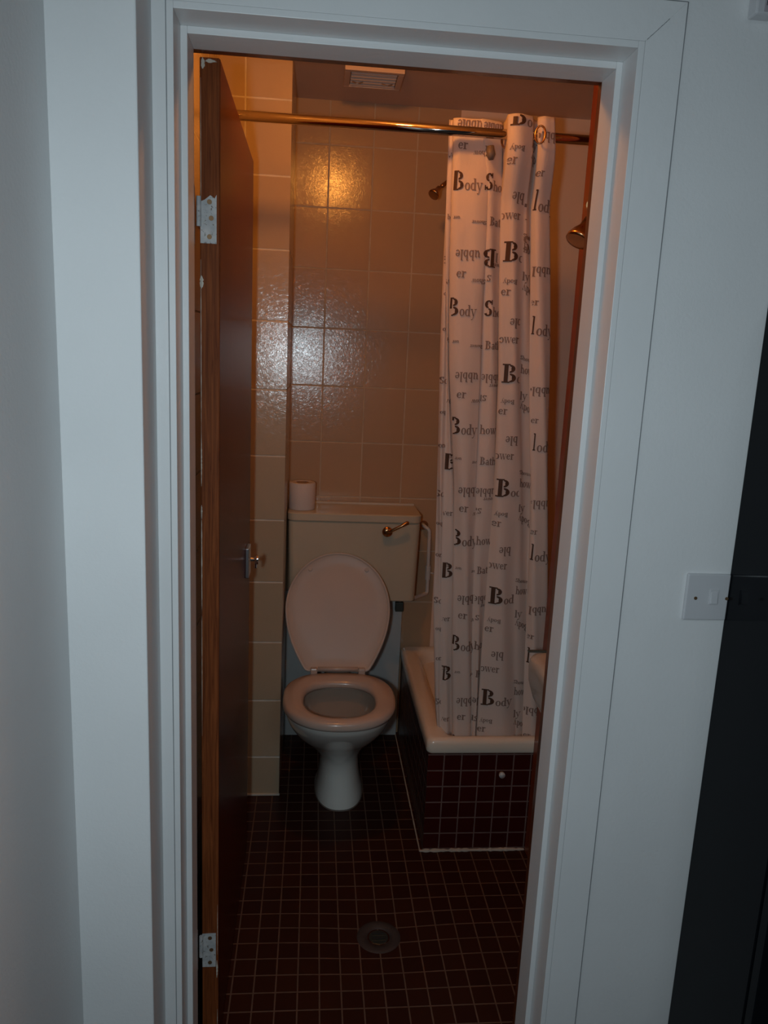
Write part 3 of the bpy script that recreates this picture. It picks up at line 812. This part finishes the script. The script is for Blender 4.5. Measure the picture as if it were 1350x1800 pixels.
def on_cloth(pan, x, z):
    """point on the front of a fold at world x, height z"""
    if not ZB < z < ZTOP: return None
    i0, i1 = PAN[pan]
    if pan == 'A' and z > 1.66: i1 = 13
    c = curve(z)[i0 * SUB:i1 * SUB + 1]
    for p, q in zip(c, c[1:]):
        if p[0] <= x <= q[0] and q[0] > p[0]:
            t = (x - p[0]) / (q[0] - p[0]); return Vector((x, CY + p[1] + (q[1] - p[1]) * t - .0022, z))
    return None
tb = {0: bmesh.new(), 1: bmesh.new()}
PB = {'s': 0, 't': 1, 'A': 2, 'a': 3, 'B': 4, 'C': 5, 'D': 6}
def word(pan, txt, dx, z, size, ink=1, flip=False, tilt=0., xs=1.0, caps=None):
    """dx from the fold's left edge to the word's left end, z the baseline; flip = turned upside down"""
    x = 0; gl = []
    for i, ch in enumerate(txt):
        s = size * (caps if (i == 0 and caps) else 1.0)
        gl.append((ch, x, s)); x += GQ[ch][1] * s * xs * .94
    W = x; bx_ = bounds(z)[PB[pan]] + dx
    for ch, gx, s in gl:
        for q in GQ[ch][0]:
            P = []
            for qx, qy in q:
                X = gx + qx * s * xs; Z = qy * s
                if flip: X = W - X; Z = .45 * size - Z
                Z += X * tilt
                p = on_cloth(pan, bx_ + X, z + Z)
                if p is None: P = None; break
                P.append(p)
            if P:
                bm_ = tb[0 if (ink == 0 or (caps and ch == txt[0] and gx == 0)) else 1]
                try: bm_.faces.new([bm_.verts.new(p) for p in P])
                except ValueError: pass
PER = .3265
for k in range(-2, 5):
    o_ = -k * PER
    # left slivers
    word('s', 'on', .001, 1.575 + o_, .022); word('s', 'So', -.004, 1.430 + o_, .030); word('s', 'ho', .002, 1.345 + o_, .018, flip=True)
    word('t', 'wer', -.010, 1.375 + o_, .026)
    z_ = 1.185 + o_
    if z_ < 1.25: word('t', 'Bo', -.006, z_, .070, 0)
    word('t', 'bo', .0, 1.545 + o_, .020)
    # broad left fold
    word('A', 'Body', -.002 if k < 0 else -.012, 1.617 + o_, .044, 1, xs=.80, caps=1.65)
    word('A', 'uer', .004, 1.545 + o_, .014, flip=True)
    word('A', 'ubble', .010, 1.447 + o_, .040, flip=True, xs=.80)
    word('A', 'er', .012, 1.393 + o_, .036)
    word('A', 'Show', .055, 1.382 + o_, .020, flip=True); word('A', 'Shower', .052, 1.535 + o_, .015, flip=True)
    # narrow fold beside it
    if k < 0: word('A', 'Show', .084, 1.620 + o_, .038, 1, xs=.8, caps=1.75)
    elif k == 0: word('a', 'Show', -.002, 1.620 + o_, .038, 1, xs=.8, caps=1.75)
    else: word('a', 'how', .002, 1.620 + o_, .038, 1, xs=.8)
    if k == -1: word('A', 'B', .083, 1.765, .072, 0, flip=True); word('C', 'l', -.004, 1.880, .060); word('C', 'S', -.004, 1.800, .060)
    word('a', 'Bath', .006, 1.531 + o_, .034, xs=.8); word('a', 'ubble' if k != -1 else 'l', -.002 if k != -1 else .03, 1.446 + o_, .036, flip=True, xs=.8); word('a', 'ower', .020, 1.428 + o_, .016, flip=True)
    word('a', 'Sb', -.008, 1.392 + o_, .026, flip=True)
    # middle fold
    word('B', 'Body', .004, 1.441 + o_, .040, 1, caps=1.95)
    word('B', 'ower', -.004, 1.550 + o_, .036, xs=.85); word('B', 'Body', .006, 1.385 + o_, .020, flip=True); word('B', 'er', .0, 1.352 + o_, .034)
    word('B', 'ble', .024, 1.273 + o_, .040, flip=True, xs=.85)
    # shaded fold
    word('C', 'Shower', .0, 1.508 + o_, .018, tilt=-.25); word('C', 'hower', .002, 1.470 + o_, .036, tilt=-.2, xs=.7); word('C', 'Body', .002, 1.372 + o_, .034, flip=True, tilt=-.5, xs=.7); word('C', 'ly', .0, 1.395 + o_, .034)
    # right fold
    word('D', 'l', .002, 1.578 + o_, .072, 0, xs=.42); word('D', 'ody', .012, 1.574 + o_, .046, 1, xs=.85); word('D', 'ubble', -.010, 1.415 + o_, .038, flip=True, xs=.85); word('D', 'er', -.002, 1.330 + o_, .028)
cm = bmesh.new(); cm.from_mesh(cl.data)
for key in (0, 1):
    tb[key].normal_update()
    for f in tb[key].faces:
        f.material_index = key + 1
        if f.normal.y > 0: f.normal_flip()
    bmesh.ops.transform(tb[key], matrix=Matrix.Translation(-cur.location), verts=tb[key].verts)
    merge(cm, tb[key])
cm.to_mesh(cl.data); cm.free()
cl.data.materials.append(M_ink_dark); cl.data.materials.append(M_ink_pale)
# eyelets threaded by the rod
for x, y in ((.487, 2.150), (.560, 2.085)):
    b = bmesh.new()
    P = []
    for a in range(25):
        t = 2 * math.pi * a / 24; P.append((x - .012 * math.cos(t), y + .004 * math.cos(t), RZ - .004 + .021 * math.sin(t)))
    tube(b, P, .0025, 8, cap=False); part('eyelet', b, M_brass, cur, smooth=True)
b = bmesh.new(); tube(b, [(.443, 2.140, 2.052), (.446, 2.138, 2.030), (.448, 2.140, 2.018)], [.009, .012, .006], 16)
part('hook_ball', b, MT('grey_hook_plastic', (.16, .12, .10), .5).m, cur, smooth=True, label='dark ball under the rod')
